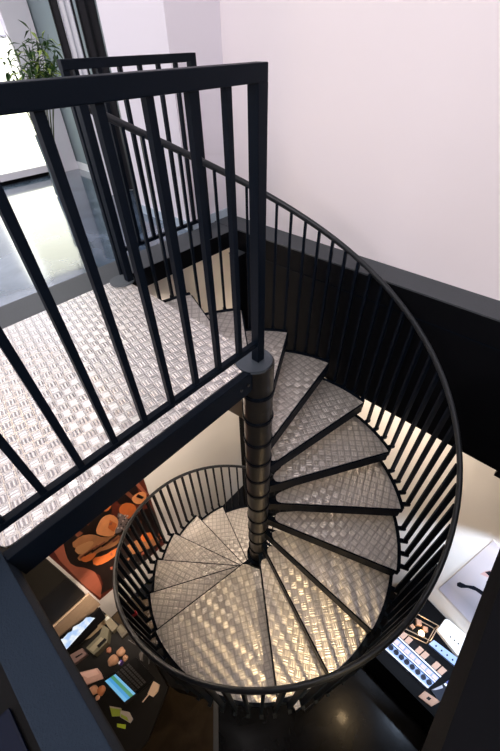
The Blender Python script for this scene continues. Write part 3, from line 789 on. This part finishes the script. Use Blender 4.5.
o, c, _ = tracebox('sticky_note', [(117, 723.5), (125.5, 724.5), (125, 729), (117, 727)], 0.02, mat('bright_lime', (0.42, 0.60, 0.02), 0.5), 'small bright lime block in front of the leaflets', 'block')
# cables
def cable(px, z, r, label, m=BLACK):
    bm = NB(); tube(bm, [D(u, v, z) for u, v in px], r, 6)
    tag(link('cable', bm, m, None, True), label, 'cable')
cable([(128, 640), (134, 644), (140, 646), (146, 651), (149, 658), (149, 664)], ZD+0.012, 0.006, 'grey looped cable at the right end of the desk', mat('grey_cable', (0.06, 0.06, 0.06), 0.5))
o, c, _ = tracebox('plug_adapter', [(139, 654), (141, 651), (143, 653), (142.5, 661), (140, 660)], 0.03, mat('grey_adapter', (0.09, 0.08, 0.075), 0.5), 'grey plug adapter inside the looped cable', 'adapter')
bm = NB(); prism(bm, [(-1.185, 0.92), (-1.0, 0.62), (-0.95, 0.15), (-1.06, 0.02), (-1.225, 0.30)], ZL+0.007, -4.46)
tag(link('low_cabinet', bm, BLACK), 'low black cabinet against the right end of the cluttered desk', 'cabinet')

# ------------------------------------------------------------------ display counter (lower right)
ZC = -4.40
COUNTERM = mat('black_counter_laminate', (0.0015, 0.0015, 0.002), 0.5, spec=0.06)
dc = empty('display_counter', 'glossy black display counter along the right lower wall', 'counter', (1.05, -1.9, ZL))
bm = NB(); O = Vector((1.05, -1.9, 0))
cp_ = [D(384, 640, ZC), D(396, 618, ZC), D(432, 616, ZC), D(475, 655, ZC), D(500, 690, ZC), D(470, 740, ZC), D(438, 708, ZC), D(415, 700, ZC), D(372, 660, ZC)]
yy0, yy1 = -3.0, -1.28
cpl = [(0.62, yy1), (wx(yy1)-0.02, yy1), (wx(yy0)-0.02, yy0), (0.52, yy0)]
prism(bm, [(x-O.x, y-O.y) for x, y in cpl], 0.10, ZC-ZL); link('body', bm, COUNTERM, dc)
boxo('plinth', (-0.33, 0.18, -1.0, 0.55, 0.0, 0.10), BLACK, dc)
# tray with tiers
tr = empty('sample_tray', 'white lit tray of three tiers with beige samples and dark pots', 'tray', D(412, 665, ZC))
tO = tr.location.copy()
def T(u, v, z): return at(u, v, 2, z)-tO
tiers = [(((384.5, 648.5), (389, 644), (433.5, 681), (426, 688)), 0.05), (((389, 644), (397.5, 637.5), (437, 675), (433.5, 681)), 0.09), (((396, 640), (404, 633), (447, 672), (441, 680)), 0.13)]
cw = [((384.5, 649), (390.5, 643.5), (434, 683), (427.5, 688.5), 0.06), ((391, 643), (397, 636.5), (440, 677), (434.5, 682.5), 0.085), ((397, 637), (403, 631), (447.5, 671), (440, 677.5), 0.11)]
for i, (a, b, c_, d_, h) in enumerate(cw):
    z = ZC+h
    q = [T(*a, z), T(*b, z), T(*c_, z), T(*d_, z)]
    bm = NB(); prism(bm, [(p.x, p.y) for p in q], 0.001, h); tier = link('tier', bm, [BLUEPL, BLUEPL, BLACK][i], tr)
    # white front lip
    l0, l1 = Vector(q[0]), Vector(q[3]); l2 = l0.lerp(Vector(q[1]), 0.14); l3 = l1.lerp(Vector(q[2]), 0.14)
    bm = NB(); prism(bm, [(p.x, p.y) for p in (l0, l1, l3, l2)], h, h+0.014); link('lip', bm, WHITEPL, tier)
    def f(s, t): return Vector(q[0]).lerp(Vector(q[3]), s).lerp(Vector(q[1]).lerp(Vector(q[2]), s), t)
    for j in range(8):
        s = (j+0.5)/8
        if i == 2 and j in (2, 5): continue
        if i == 0:
            p = f(s, 0.62); bm = NB(); cyl(bm, (p.x, p.y), 0.026, h+0.0005, h+0.03, 16)
            po = link('pot', bm, NAVY, None, True, loc=tO); po.name = 'sample_pot'
            tag(po, 'small dark round pot in the front row of the white tray', 'pot', 'dark pots in the front row of the tray')
        else:
            w = 0.40
            pq = [f(s-w/8, 0.2), f(s+w/8, 0.2), f(s+w/8, 0.70 if i == 1 else 0.95), f(s-w/8, 0.70 if i == 1 else 0.95)]
            bm = NB(); prism(bm, [(p.x, p.y) for p in pq], h+0.0005, h+0.02)
            if i == 1:
                po = link('sample_card', bm, mat('pale_sample', (0.62, 0.50, 0.52), 0.6) if j == 0 else bpy.data.materials['pale_sample'], None, loc=tO)
                tag(po, 'pale pinkish sample card in the middle row of the white tray', 'card', 'pale cards in the middle row of the tray')
            else:
                po = link('sample_card', bm, CARD, None, loc=tO)
                tag(po, 'tan sample card in the back row of the white tray', 'card', 'tan cards in the back row of the tray')
# lamp box
lb = empty('glass_lamp_box', 'wire framed glass box with a warm glowing lamp on the display counter', 'lamp', D(416, 628, ZC))
lO = lb.location.copy()
q = [at(u, v, 2, ZC+0.10)-lO for u, v in ((404, 630), (412, 613), (437, 627), (429, 642))]
q = [Vector((p.x, p.y, 0)) for p in q]
bm = NB()
for z in (0.006, 0.16):
    for i in range(4): tube(bm, [q[i]+Vector((0, 0, z)), q[(i+1) % 4]+Vector((0, 0, z))], 0.006, 6)
for i in range(4): tube(bm, [q[i]+Vector((0, 0, 0.002)), q[i]+Vector((0, 0, 0.16))], 0.006, 6)
link('wire_frame', bm, mat('brass_wire', (0.40, 0.28, 0.18), 0.35, metal=0.7), lb)
cc = sum(q, Vector())/4
bm = NB(); bmesh.ops.create_icosphere(bm, subdivisions=3, radius=0.036, matrix=Matrix.Translation(cc+Vector((-0.03, -0.04, 0.055))))
link('lamp_bulb', bm, LAMPGLOW, lb, True)
for dx, dy, s in ((0.06, 0.03, 0.045), (0.05, -0.06, 0.04), (-0.03, 0.07, 0.035)):
    bm = NB(); bmesh.ops.create_cube(bm, size=s*1.4, matrix=Matrix.Translation(cc+Vector((dx, dy, s*0.75)))@Matrix.Rotation(dx*9, 4, 'Z')); bev(bm, 0.006)
    link('stone', bm, mat('brown_stone', (0.30, 0.17, 0.11), 0.5, var=0.6, bscale=40) if s == .045 else bpy.data.materials['brown_stone'], lb)
pl = bpy.data.lights.new('lamp_bulb_light', 'POINT'); pl.energy = 1.2; pl.color = (1, .7, .4); pl.shadow_soft_size = .04
plo = bpy.data.objects.new('lamp_bulb_light', pl); COL.objects.link(plo); plo.location = lO+cc+Vector((-0.03, -0.04, 0.13))
# long blue strip and white box with dots
o, c, _ = tracebox('sample_strip', [(429, 644), (434, 640), (463, 662), (461, 671)], 0.04, BLUEPL, 'long pale blue strip with a row of dark dots', 'strip', z=ZC)
for j in range(5):
    u, v = 435+5.5*j, 645.5+4.6*j
    ontop('dot', [(u, v), (u+1.5, v-.6), (u+2.2, v+1), (u+.7, v+1.6)], o, c, ZC+0.04, NAVY)
o, c, _ = tracebox('socket_box', [(437.5, 630), (445.5, 619), (449, 620), (478, 645), (468, 666), (455, 652)], 0.06, mat('warm_white_plastic', (0.88, 0.88, 0.84), 0.4), 'white box with a row of small dark holes against the wall', 'box', z=ZC)
for j in range(6):
    u, v = 449.5+3.9*j, 636.5+3.4*j
    ontop('hole', [(u, v), (u+1.3, v-.6), (u+2, v+.9), (u+.7, v+1.5)], o, c, ZC+0.06, BLACK)
o, c, _ = tracebox('card_box', [(418.5, 696.5), (425, 691), (440.5, 701.5), (431.5, 706.5)], 0.03, CARD, 'tan cardboard box with a black square at the counter front', 'box', z=ZC)
ontop('black_square', [(426, 698.2), (428.5, 696.4), (431.5, 698.6), (429, 700.6)], o, c, ZC+0.03, BLACK)
o, c, _ = tracebox('display_case', [(431, 690), (443, 684.5), (454, 693), (450, 699), (440, 703)], 0.03, NAVY, 'navy flat case with a white edge beside the cardboard box', 'case', z=ZC)
ontop('white_edge', [(443.5, 684), (445.5, 683), (454, 691), (452, 692.5)], o, c, ZC+0.03, WHITEPL, 0.006)
ontop('white_corner', [(431.5, 690), (442, 685), (443, 688), (436, 690)], o, c, ZC+0.03, mat('dull_silver', (0.35, 0.35, 0.4), 0.4), 0.004)
o, c, _ = tracebox('blue_packet', [(446, 682), (454, 677), (459, 683), (452, 690)], 0.05, BLUEDK, 'deep blue packet behind the navy case', 'packet', z=ZC)
ontop('pale_print', [(449, 683), (453, 680), (455, 682), (452, 686)], o, c, ZC+0.05, BLUEPL)
lump('amber_jar', 382, 643, 0.028, mat('amber_glass', (0.5, 0.22, 0.08), 0.3), 'small amber jar at the left end of the white tray', 'jar', 21, z=ZC, sq=1.1)
# grey strip on the lower floor, brown floor to its left
a, b = D(216, 700, ZL), D(216, 760, ZL)
d = (b-a).normalized(); n2 = Vector((-d.y, d.x, 0))*0.03
bm = NB(); slab(bm, [a-d*1.2+n2, b+d*2+n2, b+d*2-n2, a-d*1.2-n2], (0, 0, 0.02))
tag(link('trim_floor_strip', bm, mat('grey_floor_strip', (0.07, 0.075, 0.085), 0.5)), kind='structure')
bm = NB(); e0, e1 = a-d*1.2, b+d*2
prism(bm, [(e0.x, e0.y), (-1.0, 1.69), (-3.99, 1.69), (-3.99, -3.59), (e1.x, -3.59), (e1.x, e1.y)], ZL, ZL+0.006)
tag(link('floor_lower_brown', bm, BROWNFLOOR), kind='structure')
